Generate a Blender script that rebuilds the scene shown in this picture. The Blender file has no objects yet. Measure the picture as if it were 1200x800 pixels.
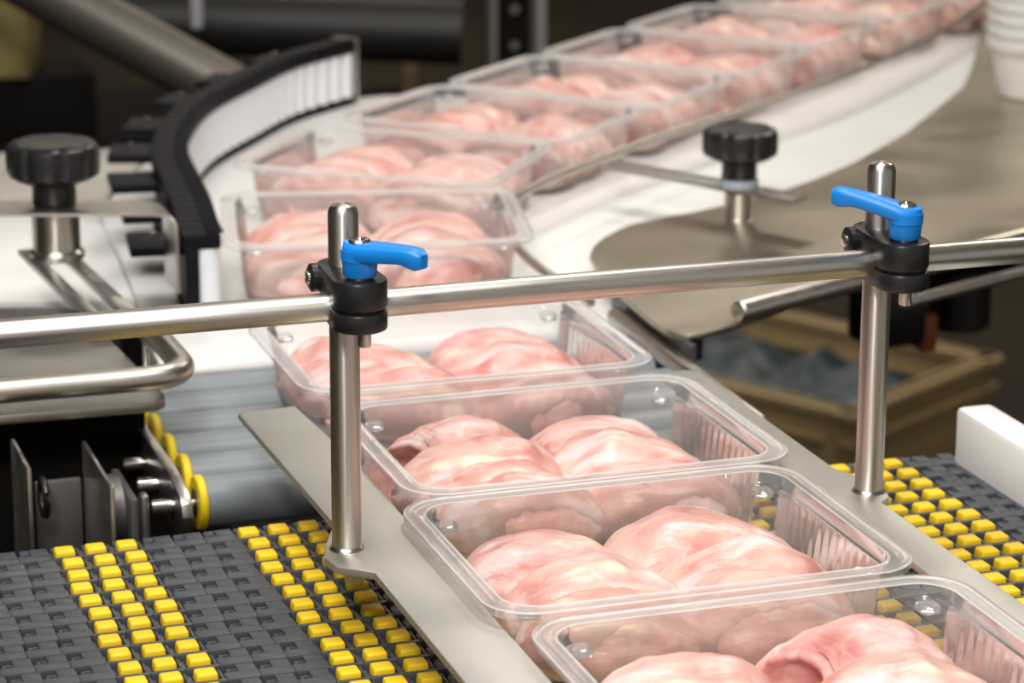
import bpy, bmesh, math, random
from mathutils import Vector, Matrix, noise

S = bpy.context.scene
COL = S.collection
PI = math.pi
random.seed(7)

# ------------------------------------------------------------------ camera
cam_d = bpy.data.cameras.new('camera')
cam = bpy.data.objects.new('camera', cam_d)
COL.objects.link(cam)
R_ = Vector((0.94777999, -0.31889504, 0.00436392))
U_ = Vector((0.08356164, 0.26151016, 0.96157677))
F_ = Vector((0.30778327, 0.91099857, -0.27450149))
M = Matrix(((R_.x, U_.x, -F_.x), (R_.y, U_.y, -F_.y), (R_.z, U_.z, -F_.z)))
cam.matrix_world = Matrix.Translation((-0.51270562, -1.29106301, 0.55056821)) @ M.to_4x4()
cam_d.sensor_width = 36
cam_d.lens = 100.65
cam_d.clip_start = 0.05
cam_d.clip_end = 60
cam_d.dof.use_dof = True
cam_d.dof.focus_distance = 1.47
cam_d.dof.aperture_fstop = 11
S.camera = cam

# ------------------------------------------------------------------ light
w = bpy.data.worlds.new('world')
S.world = w
w.use_nodes = True
w.node_tree.nodes['Background'].inputs[0].default_value = (1.0, 0.95, 0.88, 1)
w.node_tree.nodes['Background'].inputs[1].default_value = 0.34
S.view_settings.view_transform = 'Standard'
S.view_settings.look = 'None'
S.view_settings.gamma = 1
S.view_settings.use_curve_mapping = False
S.view_settings.exposure = 0.0
S.cycles.transparent_max_bounces = 32
S.cycles.max_bounces = 10


def area(name, loc, target, sx, sy, power, color):
    d = bpy.data.lights.new(name, 'AREA')
    d.shape = 'RECTANGLE'
    d.size, d.size_y, d.energy, d.color = sx, sy, power, color
    o = bpy.data.objects.new(name, d)
    COL.objects.link(o)
    o.location = loc
    o.rotation_euler = (Vector(target) - Vector(loc)).to_track_quat('-Z', 'Y').to_euler()
    return o


area('overhead_lamp_light', (-0.45, -0.30, 2.15), (0.10, 0.55, 0), 1.5, 0.8, 54, (1.0, 0.97, 0.94))
area('camera_flash_light', (-0.72, -1.25, 1.15), (0.05, 0.35, 0.03), 0.26, 0.20, 17, (1.0, 0.98, 0.97))
area('bend_fill_light', (0.75, 1.30, 2.2), (0.65, 1.35, 0), 0.8, 0.5, 15, (1.0, 0.96, 0.91))  # added fill that brightens the far white bed
area('hall_fill_light', (1.2, 5.2, 2.25), (1.2, 5.6, 0), 3.0, 0.6, 60, (1.0, 0.92, 0.80))  # added light on the back wall, for the steel to reflect
area('hall_fill_light', (2.6, 2.6, 2.25), (2.4, 2.6, 0), 1.2, 0.5, 26, (1.0, 0.90, 0.76))  # added fill that brightens the crates at right


# ------------------------------------------------------------------ materials
def mat(name, color, rough=0.5, metal=0.0, **k):
    m = bpy.data.materials.new(name)
    m.use_nodes = True
    nt = m.node_tree
    b = nt.nodes['Principled BSDF']
    b.inputs['Base Color'].default_value = (*color, 1)
    b.inputs['Roughness'].default_value = rough
    b.inputs['Metallic'].default_value = metal
    if 'spec' in k:
        b.inputs['Specular IOR Level'].default_value = k['spec']
    if 'coat' in k:
        b.inputs['Coat Weight'].default_value = k['coat']
        b.inputs['Coat Roughness'].default_value = 0.15
    if 'sss' in k:
        b.inputs['Subsurface Weight'].default_value = k['sss']
        b.inputs['Subsurface Radius'].default_value = k.get('rad', (1, .4, .3))
        b.inputs['Subsurface Scale'].default_value = k.get('scale', .005)
    if 'noise' in k:                                    # colour wear: (scale, strength 0..1, stretch)
        sc, st, stretch = k['noise']
        tc = nt.nodes.new('ShaderNodeTexCoord')
        mp = nt.nodes.new('ShaderNodeMapping')
        mp.inputs['Scale'].default_value = stretch
        nz = nt.nodes.new('ShaderNodeTexNoise')
        nz.inputs['Scale'].default_value = sc
        nz.inputs['Detail'].default_value = 5
        cr = nt.nodes.new('ShaderNodeValToRGB')
        cr.color_ramp.elements[0].position = .3
        cr.color_ramp.elements[1].position = .7
        cr.color_ramp.elements[0].color = (*[c * (1 - st) for c in color], 1)
        cr.color_ramp.elements[1].color = (*color, 1)
        nt.links.new(tc.outputs['Object'], mp.inputs['Vector'])
        nt.links.new(mp.outputs[0], nz.inputs['Vector'])
        nt.links.new(nz.outputs['Fac'], cr.inputs[0])
        nt.links.new(cr.outputs[0], b.inputs['Base Color'])
        if 'rv' in k:
            mr = nt.nodes.new('ShaderNodeMapRange')
            mr.inputs['To Min'].default_value = rough - k['rv']
            mr.inputs['To Max'].default_value = rough + k['rv']
            nt.links.new(nz.outputs['Fac'], mr.inputs['Value'])
            nt.links.new(mr.outputs[0], b.inputs['Roughness'])
        if 'bump' in k:
            bp = nt.nodes.new('ShaderNodeBump')
            bp.inputs['Strength'].default_value = k['bump']
            bp.inputs['Distance'].default_value = .001
            nt.links.new(nz.outputs['Fac'], bp.inputs['Height'])
            nt.links.new(bp.outputs[0], b.inputs['Normal'])
    return m


def brushed(m, axis):
    nt = m.node_tree
    b = nt.nodes['Principled BSDF']
    b.inputs['Anisotropic'].default_value = .85
    b.inputs['Anisotropic Rotation'].default_value = .25
    t = nt.nodes.new('ShaderNodeTangent')
    t.direction_type = 'RADIAL'
    t.axis = axis
    nt.links.new(t.outputs[0], b.inputs['Tangent'])


STEEL = mat('brushed_steel', (.60, .57, .53), .34, 1, noise=(60, .16, (1, 1, 1)), rv=.08)
ROD = mat('rod_steel', (.68, .64, .58), .34, 1, noise=(45, .22, (.25, 6, 6)), rv=.08)
POSTM = mat('post_steel', (.66, .62, .56), .34, 1, noise=(45, .18, (6, 6, .25)), rv=.07)
brushed(POSTM, 'Z')
PLATE = mat('plate_steel', (.68, .655, .61), .48, 1, noise=(14, .14, (1, 1, 1)), rv=.06)
PLATE2 = mat('dull_plate_steel', (.44, .42, .385), .42, 1, noise=(14, .3, (1, 1, 1)), rv=.08)
DISC = mat('worn_plate_steel', (.56, .50, .40), .36, 1, noise=(9, .3, (1, 1.6, 1)), rv=.1)
DARKST = mat('dark_steel', (.16, .155, .15), .45, .7, noise=(20, .3, (1, 1, 1)))
WHITEP = mat('white_plastic', (.84, .83, .80), .32, 0, noise=(11, .07, (1, 1, 1)))
WHITER = mat('white_roller_plastic', (.80, .81, .84), .35)
CREAM = mat('cream_tub_plastic', (.74, .72, .68), .4)
BLACKP = mat('black_plastic', (.012, .012, .013), .34, 0, spec=.5)
BLACKC = mat('black_chain_plastic', (.005, .005, .008), .5, 0, spec=.14)
BLUEP = mat('blue_handle_plastic', (.005, .215, .66), .36)
YELL = mat('yellow_rubber', (.90, .60, .012), .5, noise=(60, .10, (1, 1, 1)))
YRING = mat('yellow_ring_plastic', (.85, .62, .01), .4)
GREYB = mat('grey_belt_plastic', (.064, .069, .079), .42, noise=(35, .2, (1, 1, 1)))
GREYD = mat('dark_belt_and_hole_shade', (.012, .013, .015), .6)  # belt underside and bases, also the shade painted in the pin holes
GREYR = mat('grey_roller_plastic', (.235, .26, .275), .38, noise=(16, .14, (.3, 1, 1)))
CHROME = mat('bright_bolt_steel', (.8, .78, .75), .18, 1)
WASH = mat('blue_grey_washer_plastic', (.42, .48, .56), .4)
FLOOR = mat('factory_floor', (.05, .038, .026), .8, spec=.15, noise=(1.3, .5, (1, 1, 1)))
WALLM = mat('wall_paint', (.50, .47, .40), .7)
CEIL = mat('ceiling_paint', (.62, .59, .53), .8)
CRATE = mat('beige_crate_plastic', (.50, .36, .18), .5, noise=(5, .15, (1, 1, 1)))
LINER = mat('blue_crate_liner', (.075, .105, .125), .5, noise=(14, .6, (1, 1, 1)))
ORANGE = mat('orange_plastic', (.42, .10, .02), .5)
GREENB = mat('green_yellow_print', (.30, .24, .085), .5, noise=(18, .7, (1, 1, 1)))
HOUS = mat('dark_housing_paint', (.007, .006, .0055), .9, spec=.1)
PIPE = mat('pipe_steel', (.20, .18, .155), .42, .85)
BROWNST = mat('brown_painted_steel', (.13, .085, .04), .5)
BLUEBIN = mat('dark_blue_plastic', (.01, .03, .11), .5)
FATM = mat('cream_fat', (.86, .68, .47), .28, sss=.4, scale=.003)


def clear_plastic(name, milky, tint, rough):
    m = bpy.data.materials.new(name)
    m.use_nodes = True
    nt = m.node_tree
    for n in list(nt.nodes):
        nt.nodes.remove(n)
    out = nt.nodes.new('ShaderNodeOutputMaterial')
    tr = nt.nodes.new('ShaderNodeBsdfTransparent')
    tr.inputs[0].default_value = (*tint, 1)
    gl = nt.nodes.new('ShaderNodeBsdfGlossy')
    gl.inputs['Roughness'].default_value = rough
    fr = nt.nodes.new('ShaderNodeFresnel')
    fr.inputs['IOR'].default_value = 1.42
    m1 = nt.nodes.new('ShaderNodeMixShader')
    nt.links.new(fr.outputs[0], m1.inputs[0])
    nt.links.new(tr.outputs[0], m1.inputs[1])
    nt.links.new(gl.outputs[0], m1.inputs[2])
    di = nt.nodes.new('ShaderNodeBsdfDiffuse')
    di.inputs[0].default_value = (.88, .87, .85, 1)
    tl = nt.nodes.new('ShaderNodeBsdfTranslucent')
    tl.inputs[0].default_value = (.88, .87, .85, 1)
    m2 = nt.nodes.new('ShaderNodeMixShader')
    m2.inputs[0].default_value = .4
    nt.links.new(di.outputs[0], m2.inputs[1])
    nt.links.new(tl.outputs[0], m2.inputs[2])
    # cloudy haze of the plastic, a little uneven
    tc = nt.nodes.new('ShaderNodeTexCoord')
    nz = nt.nodes.new('ShaderNodeTexNoise')
    nz.inputs['Scale'].default_value = 22
    nz.inputs['Detail'].default_value = 3
    mr = nt.nodes.new('ShaderNodeMapRange')
    mr.inputs['To Min'].default_value = milky * .6
    mr.inputs['To Max'].default_value = milky * 1.4
    nt.links.new(tc.outputs['Object'], nz.inputs['Vector'])
    nt.links.new(nz.outputs['Fac'], mr.inputs['Value'])
    m3 = nt.nodes.new('ShaderNodeMixShader')
    nt.links.new(mr.outputs[0], m3.inputs[0])
    nt.links.new(m1.outputs[0], m3.inputs[1])
    nt.links.new(m2.outputs[0], m3.inputs[2])
    nt.links.new(m3.outputs[0], out.inputs[0])
    return m


TRAYW = clear_plastic('clear_tray_plastic', .19, (.97, .97, .965), .12)
TRAYR = clear_plastic('clear_rim_plastic', .36, (.96, .96, .95), .10)
TRAYE = clear_plastic('edge_glint_plastic', .75, (.97, .97, .96), .08)  # milky edge lines paint in the light caught along the rim


def chicken_mat():
    m = bpy.data.materials.new('raw_chicken')
    m.use_nodes = True
    nt = m.node_tree
    L = nt.links.new
    b = nt.nodes['Principled BSDF']
    tc = nt.nodes.new('ShaderNodeTexCoord')
    oi = nt.nodes.new('ShaderNodeObjectInfo')
    add = nt.nodes.new('ShaderNodeVectorMath')
    add.operation = 'ADD'
    mul = nt.nodes.new('ShaderNodeVectorMath')
    mul.operation = 'SCALE'
    comb = nt.nodes.new('ShaderNodeCombineXYZ')
    for i in range(3):
        L(oi.outputs['Random'], comb.inputs[i])
    L(comb.outputs[0], mul.inputs[0])
    mul.inputs['Scale'].default_value = 7
    L(tc.outputs['Object'], add.inputs[0])
    L(mul.outputs[0], add.inputs[1])

    def nz(scale, detail, stretch=(1, 1, 1)):
        mp = nt.nodes.new('ShaderNodeMapping')
        mp.inputs['Scale'].default_value = stretch
        n = nt.nodes.new('ShaderNodeTexNoise')
        n.inputs['Scale'].default_value = scale
        n.inputs['Detail'].default_value = detail
        L(add.outputs[0], mp.inputs[0])
        L(mp.outputs[0], n.inputs['Vector'])
        return n

    def ramp(src, stops):
        r = nt.nodes.new('ShaderNodeValToRGB')
        e = r.color_ramp.elements
        e[0].position, e[0].color = stops[0][0], (*stops[0][1], 1)
        e[1].position, e[1].color = stops[-1][0], (*stops[-1][1], 1)
        for p, c in stops[1:-1]:
            x = e.new(p)
            x.color = (*c, 1)
        L(src, r.inputs[0])
        return r

    def mixc(fac, a, bb):
        x = nt.nodes.new('ShaderNodeMix')
        x.data_type = 'RGBA'
        L(fac, x.inputs[0])
        if isinstance(a, tuple):
            x.inputs[6].default_value = (*a, 1)
        else:
            L(a, x.inputs[6])
        if isinstance(bb, tuple):
            x.inputs[7].default_value = (*bb, 1)
        else:
            L(bb, x.inputs[7])
        return x.outputs[2]

    base = ramp(nz(38, 5).outputs['Fac'], [(.30, (.58, .235, .215)), (.43, (.70, .37, .335)), (.55, (.765, .465, .42)), (.72, (.81, .57, .515))])
    # each piece a little redder or paler
    pr = ramp(oi.outputs['Random'], [(0, (.99, .92, .93)), (.5, (1, 1, .97)), (1, (1, .95, .86))])
    mm = nt.nodes.new('ShaderNodeMix')
    mm.data_type = 'RGBA'
    mm.blend_type = 'MULTIPLY'
    mm.inputs[0].default_value = 1
    L(base.outputs[0], mm.inputs[6])
    L(pr.outputs[0], mm.inputs[7])
    c = mm.outputs[2]
    # pale membranes in long streaks
    st = ramp(nz(46, 5, (.28, 1.7, 1)).outputs['Fac'], [(.49, (0, 0, 0)), (.62, (.85, .85, .85))])
    c = mixc(st.outputs[0], c, (.83, .66, .64))
    rd = ramp(nz(21, 3, (.6, 1.2, 1)).outputs['Fac'], [(.56, (0, 0, 0)), (.70, (.55, .55, .55))])
    c = mixc(rd.outputs[0], c, (.60, .19, .165))
    # cream fat specks
    ft = ramp(nz(75, 4, (.5, 1, 1)).outputs['Fac'], [(.61, (0, 0, 0)), (.70, (.6, .6, .6))])
    c = mixc(ft.outputs[0], c, (.88, .72, .57))
    at = nt.nodes.new('ShaderNodeAttribute')
    at.attribute_name = 'flesh'
    sp = nt.nodes.new('ShaderNodeSeparateColor')
    L(at.outputs['Color'], sp.inputs[0])
    red = ramp(nz(90, 3).outputs['Fac'], [(.35, (.42, .075, .06)), (.6, (.70, .27, .22))])
    c = mixc(sp.outputs[0], c, red.outputs[0])
    c = mixc(sp.outputs[1], c, (.90, .73, .54))
    L(c, b.inputs['Base Color'])
    b.inputs['Roughness'].default_value = .30
    b.inputs['Specular IOR Level'].default_value = .42
    b.inputs['Subsurface Weight'].default_value = .35
    b.inputs['Subsurface Radius'].default_value = (1, .45, .35)
    b.inputs['Subsurface Scale'].default_value = .004
    bp = nt.nodes.new('ShaderNodeBump')
    bp.inputs['Strength'].default_value = .6
    bp.inputs['Distance'].default_value = .0026
    L(nz(95, 6, (.5, 1.4, 1)).outputs['Fac'], bp.inputs['Height'])
    bp2 = nt.nodes.new('ShaderNodeBump')
    bp2.inputs['Strength'].default_value = .5
    bp2.inputs['Distance'].default_value = .0007
    L(nz(330, 3, (.7, 1.2, 1)).outputs['Fac'], bp2.inputs['Height'])
    L(bp.outputs[0], bp2.inputs['Normal'])
    L(bp2.outputs[0], b.inputs['Normal'])
    return m


CHICK = chicken_mat()


# ------------------------------------------------------------------ helpers
def link(name, me, m=None, parent=None, smooth=False):
    o = bpy.data.objects.new(name, me)
    COL.objects.link(o)
    if m and not me.materials:
        me.materials.append(m)
    if parent:
        o.parent = parent
    if smooth:
        for p in me.polygons:
            p.use_smooth = True
    return o


def tag(o, label, cat, group=None, kind=None):
    if label:
        o['label'] = label
    if cat:
        o['category'] = cat
    if group:
        o['group'] = group
    if kind:
        o['kind'] = kind
    return o


def empty(name, loc, label, cat, rz=0, group=None):
    o = bpy.data.objects.new(name, None)
    COL.objects.link(o)
    o.empty_display_size = .02
    o.location = loc
    o.rotation_euler = (0, 0, rz)
    return tag(o, label, cat, group)


def mesh_of(bm, name='mesh'):
    me = bpy.data.meshes.new(name)
    bmesh.ops.recalc_face_normals(bm, faces=bm.faces)
    bm.to_mesh(me)
    bm.free()
    return me


def shade(me, ang=35):
    for p in me.polygons:
        p.use_smooth = True
    try:
        me.set_sharp_from_angle(angle=math.radians(ang))
    except Exception:
        pass
    return me


def bevel_all(bm, w, seg=2, ang=30):
    es = [e for e in bm.edges if len(e.link_faces) == 2 and e.calc_face_angle(0) > math.radians(ang)]
    if w > 0 and es:
        bmesh.ops.bevel(bm, geom=es, offset=w, segments=seg, profile=.5, affect='EDGES')


def box_me(cx, cy, cz, sx, sy, sz, bev=0, rz=0, bm=None, mi=0):
    own = bm is None
    bm2 = bmesh.new()
    r = bmesh.ops.create_cube(bm2, size=1)
    bmesh.ops.scale(bm2, vec=(sx, sy, sz), verts=bm2.verts)
    bevel_all(bm2, bev)
    bmesh.ops.rotate(bm2, cent=(0, 0, 0), matrix=Matrix.Rotation(rz, 3, 'Z'), verts=bm2.verts)
    bmesh.ops.translate(bm2, vec=(cx, cy, cz), verts=bm2.verts)
    for f in bm2.faces:
        f.material_index = mi
    me = mesh_of(bm2)
    if own:
        return shade(me)
    bm.from_mesh(me)
    bpy.data.meshes.remove(me)
    return bm


def prism(pts, z0, z1, bev=0, holes=None):
    bm = bmesh.new()
    vs = [bm.verts.new((x, y, z1)) for x, y in pts]
    f = bm.faces.new(vs)
    r = bmesh.ops.extrude_face_region(bm, geom=[f])
    nv = [g for g in r['geom'] if isinstance(g, bmesh.types.BMVert)]
    bmesh.ops.translate(bm, vec=(0, 0, z0 - z1), verts=nv)
    bmesh.ops.recalc_face_normals(bm, faces=bm.faces)
    bevel_all(bm, bev, 2, 20)
    return shade(mesh_of(bm))


def lathe(prof, n=32, axis='Z', lobes=None):
    """prof: (r, z) from bottom to top; caps closed."""
    bm = bmesh.new()
    rings = []
    for r, z in prof:
        ring = []
        for i in range(n):
            a = 2 * PI * i / n
            rr = r
            if lobes and r > lobes[1]:
                rr = r - lobes[2] * max(0, math.cos(a * lobes[0])) ** 3
            ring.append(bm.verts.new((rr * math.cos(a), rr * math.sin(a), z)))
        rings.append(ring)
    for a, b in zip(rings, rings[1:]):
        for i in range(n):
            bm.faces.new((a[i], a[(i + 1) % n], b[(i + 1) % n], b[i]))
    bm.faces.new(rings[0][::-1])
    bm.faces.new(rings[-1])
    if axis == 'X':
        bmesh.ops.rotate(bm, cent=(0, 0, 0), matrix=Matrix.Rotation(PI / 2, 3, 'Y'), verts=bm.verts)
    if axis == 'Y':
        bmesh.ops.rotate(bm, cent=(0, 0, 0), matrix=Matrix.Rotation(-PI / 2, 3, 'X'), verts=bm.verts)
    return shade(mesh_of(bm))


def catmull(pts, per=8):
    P = [Vector(p) for p in pts]
    P = [P[0] * 2 - P[1]] + P + [P[-1] * 2 - P[-2]]
    out = []
    for i in range(1, len(P) - 2):
        for k in range(per):
            t = k / per
            a, b, c, d = P[i - 1:i + 3]
            out.append(.5 * ((2 * b) + (c - a) * t + (2 * a - 5 * b + 4 * c - d) * t * t + (3 * b - a - 3 * c + d) * t ** 3))
    out.append(P[-2])
    return out


def tube(pts, r, n=16, cap_round=False, radii=None):
    P = [Vector(p) for p in pts]
    bm = bmesh.new()
    rings = []
    up = Vector((0, 0, 1))
    for i, p in enumerate(P):
        t = (P[min(i + 1, len(P) - 1)] - P[max(i - 1, 0)]).normalized()
        u = t.cross(up)
        if u.length < 1e-4:
            u = Vector((1, 0, 0))
        u.normalize()
        v = u.cross(t)
        rr = radii[i] if radii else r
        rings.append([bm.verts.new(p + (u * math.cos(2 * PI * k / n) + v * math.sin(2 * PI * k / n)) * rr) for k in range(n)])
    for a, b in zip(rings, rings[1:]):
        for i in range(n):
            bm.faces.new((a[i], a[(i + 1) % n], b[(i + 1) % n], b[i]))
    bm.faces.new(rings[0][::-1])
    bm.faces.new(rings[-1])
    return shade(mesh_of(bm), 50)


def rod_with_ends(a, b, r, n=24, ch=.0015):
    a, b = Vector(a), Vector(b)
    d = (b - a).normalized()
    return tube([a, a + d * ch * .3, a + d * ch, b - d * ch, b - d * ch * .3, b], r, n, radii=[r * .75, r * .9, r, r, r * .9, r * .75])


def structure(name, me, m):
    o = link(name, me, m)
    o['kind'] = 'structure'
    return o


# ------------------------------------------------------------------ setting
structure('floor', box_me(1, 3, -.975, 12, 12, .05), FLOOR)
structure('wall_back', box_me(1, 9.05, .7, 12, .1, 3.3), WALLM)
structure('wall_left', box_me(-5.05, 3, .7, .1, 12, 3.3), WALLM)
structure('wall_right', box_me(7.05, 3, .7, .1, 12, 3.3), WALLM)
structure('ceiling', box_me(1, 3, 2.40, 12, 12, .1), CEIL)

# ------------------------------------------------------------------ modular belt
PITCH = .0197
CELL = .0175
Y_END = .218


def belt_link_me(has_insert, nose=False):
    """one hinge link: top plate with an L-shaped notch, knuckle and dark-painted pin hole."""
    bm = bmesh.new()
    c, p = CELL, PITCH
    if has_insert:
        # frame around the rubber insert
        box_me(0, -p * .43, -.0036, c, .0030, .0068, .0005, bm=bm)
        box_me(-c * .44, p * .06, -.0048, c * .12, p * .62, .0044, .0004, bm=bm)
        box_me(c * .45, p * .02, -.0040, c * .10, p * .78, .0056, .0004, bm=bm)
        box_me(0, 0, -.0075, c * .9, p * .98, .002, 0, bm=bm, mi=1)
    else:
        # long bar along the near edge, finger reaching back on its right
        box_me(0, -p * .235, -.0034, c, p * .48, .0066, .0006, bm=bm)
        box_me(c * .22, p * .245, -.0034, c * .56, p * .49, .0066, .0006, bm=bm)
        # lower knuckle in the notch; a dark patch paints the shade of its pin hole
        box_me(-c * .195, p * .145, -.0040, c * .37, p * .37, .0058, .0010, bm=bm)
        box_me(-c * .17, p * .10, -.00100, c * .20, p * .13, .0004, .0001, bm=bm, mi=1)
        box_me(-c * .24, p * .26, -.0080, c * .56, p * .50, .002, 0, bm=bm, mi=1)
    return shade(mesh_of(bm), 40)


def insert_me():
    bm = bmesh.new()
    bmesh.ops.create_cube(bm, size=1)
    bmesh.ops.scale(bm, vec=(.0118, .0108, .0062), verts=bm.verts)
    for v in bm.verts:
        if v.co.z > 0:
            v.co.x *= .9
            v.co.y *= .92
    bevel_all(bm, .0013, 3)
    return shade(mesh_of(bm), 60)


belt = empty('modular_conveyor_belt', (0, 0, 0), 'grey plastic modular conveyor belt with rows of yellow rubber inserts under the nearest trays', 'conveyor belt')
LINK, LINKI, INS = belt_link_me(False), belt_link_me(True), insert_me()
for me_, mm_ in ((LINK, GREYB), (LINKI, GREYB), (INS, YELL)):
    me_.materials.append(mm_)
    if mm_ is GREYB:
        me_.materials.append(GREYD)
GROUPS = [-.2425, -.151, -.0595, .0325, .124, .2165]
cells, inserts = [], []
nrow = 28
for j in range(nrow):
    y = Y_END - PITCH * .5 - j * PITCH
    jig = [0, .0016, .0008, -.0012][j % 4] * .9
    for i in range(37):
        x = -.347 + i * CELL + CELL / 2
        if x > .276:
            continue
        g = min(GROUPS, key=lambda q: abs(q - x))
        near = round((x - g) / CELL)
        isin = abs(near) <= 1 and abs(x - g) < CELL * 1.5
        cells.append((x + jig, y, isin))
    for g in GROUPS:
        for k in (-1, 0, 1):
            # sits on the nearest cell centre
            xx = g + k * CELL
            i = round((xx + .347 - CELL / 2) / CELL)
            inserts.append((-.347 + i * CELL + CELL / 2 + jig, y))


def visible(x, y):
    if x < -.105:
        return y > .25 - (x + .347) * .05 - .36 - .3 * max(0, .0)
    if x > .108:
        return True
    return False


CAMP = Vector((-.5127, -1.291, .55))
vis = sorted([c for c in cells if visible(c[0], c[1])], key=lambda c: (Vector((c[0], c[1], 0)) - CAMP).length)
vis = [c for c in vis if (c[0] < -.105 and c[1] > -.16 + (c[0] + .11) * -.0 and c[1] > -.06 + (-.11 - c[0]) * .35 - .06) or (c[0] > .14 and c[1] > -.14)][:300]
visset = set(vis)
stuff = bmesh.new()
for c in cells:
    if c in visset:
        o = link('belt_link', LINKI if c[2] else LINK, None, belt)
        o.location = (c[0], c[1], 0)
    else:
        n0 = len(stuff.verts)
        stuff.from_mesh(LINKI if c[2] else LINK)
        stuff.verts.ensure_lookup_table()
        for v in stuff.verts[n0:]:
            v.co.x += c[0]
            v.co.y += c[1]
cm = mesh_of(stuff)
cm.materials.append(GREYB)
cm.materials.append(GREYD)
o = link('covered_links', cm, None, belt)
o['kind'] = 'stuff'
ivis = sorted(set(inserts), key=lambda c: (0 if (c[0] < -.105 or c[0] > .10) else 1, (Vector((c[0], c[1], 0)) - CAMP).length))
stuff = bmesh.new()
for n_, c in enumerate(ivis):
    if n_ < 300:
        o = link('yellow_insert', INS, None, belt)
        o.location = (c[0], c[1] + .0008, -.0014)
    else:
        n0 = len(stuff.verts)
        stuff.from_mesh(INS)
        stuff.verts.ensure_lookup_table()
        for v in stuff.verts[n0:]:
            v.co.x += c[0]
            v.co.y += c[1] + .0008
            v.co.z -= .0014
o = link('covered_inserts', mesh_of(stuff), YELL, belt)
o['kind'] = 'stuff'
# dark carcass below, rounded nose at the far end
pr_ = [(Y_END - nrow * PITCH, -.0086), (Y_END - .004, -.0086), (Y_END + .004, -.013), (Y_END + .008, -.022), (Y_END + .004, -.032), (Y_END - .006, -.037), (Y_END - nrow * PITCH, -.037)]
bm = bmesh.new()
a_ = [bm.verts.new((-.347, y, z)) for y, z in pr_]
b_ = [bm.verts.new((.276, y, z)) for y, z in pr_]
for i in range(len(pr_)):
    j = (i + 1) % len(pr_)
    bm.faces.new((a_[i], a_[j], b_[j], b_[i]))
bm.faces.new(a_[::-1])
bm.faces.new(b_)
link('belt_underside', shade(mesh_of(bm)), GREYD, belt)
# nose links turning down
bm = bmesh.new()
for i in range(35):
    x = -.347 + i * CELL + CELL / 2
    box_me(x + .0015, Y_END + .0062, -.0085, CELL * .80, .006, .010, .0012, bm=bm)
link('nose_links', shade(mesh_of(bm), 40), GREYB, belt)

# frame carrying the belt
bf = empty('belt_frame', (0, -.04, -.95), 'dark steel frame standing under the grey modular belt', 'frame')
link('beam', box_me(-.30, 0, .86, .03, .46, .10, .004), DARKST, bf)
link('beam', box_me(.24, 0, .86, .03, .46, .10, .004), DARKST, bf)
for x in (-.30, .24):
    for y in (-.2, .2):
        link('leg', box_me(x, y, .405, .04, .04, .81, .004), DARKST, bf)

# white guide block on the right edge of the belt
gb = link('guide_block', box_me(.2895, .045, .0115, .0245, .315, .047, .004), mat('bright_white_plastic', (.93, .93, .92), .4))
tag(gb, 'thick white plastic guide block at right edge of grey belt', 'guide block')

# ------------------------------------------------------------------ side plates
pl = [(-.1135, .294), (-.149, .291), (-.1465, .085), (-.1585, .056), (-.1645, .036), (-.162, .022), (-.146, .008), (-.146, -.32), (-.108, -.32), (-.108, .2)]
o1 = empty('side_plate', (0, 0, 0), 'flat steel side plate left of the nearest trays, carrying the left post', 'side plate')
link('plate', prism(pl, .0408, .045, .0008), PLATE, o1)
me = lathe([(.004, -.010), (.0055, -.009), (.0055, 0)], 6)
b = link('bolt', me, STEEL, o1)
b.location = (-.1495, .033, .0408)
prr = [(.118, .294), (.118, -.32), (.1435, -.32), (.1435, .028), (.152, .036), (.155, .05), (.152, .064), (.1435, .09), (.1435, .286), (.137, .293)]
o2 = empty('side_plate', (0, 0, 0), 'flat steel side plate right of the nearest trays, carrying the right post', 'side plate')
link('plate', prism(prr, .0408, .045, .0008), PLATE, o2)
b = link('bolt', me.copy(), STEEL, o2)
b.location = (.146, .05, .0408)

# ------------------------------------------------------------------ posts, rail, clamps
PR = .0077


def post(x, y, top, label, lean=0):
    t = empty('guide_post', (x, y, .045), label, 'post')
    h = top - .045
    prof = [(PR, .0), (PR, h - .0045), (PR * .93, h - .0025), (PR * .78, h - .0008), (PR * .5, h)]
    link('shaft', lathe(prof, 40), POSTM, t)
    link('weld_bead', lathe([(PR + .0016, 0), (PR + .0012, .0009), (PR, .0018)], 40), POSTM, t)
    t.rotation_euler = (0, lean, 0)
    return t


post(-.1495, .047, .2262, 'round steel post on left side plate, with blue lever pointing right')
post(.1448, .047, .2280, 'round steel post on right side plate, with blue lever pointing left')

RAILY, RAILR = .0305, .0072
rail = link('guide_rail', rod_with_ends((-.52, RAILY, .1785), (.42, RAILY, .1782), RAILR, 32), ROD)
tag(rail, 'long round steel rail held level by both black clamps across the trays', 'rail')


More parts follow.
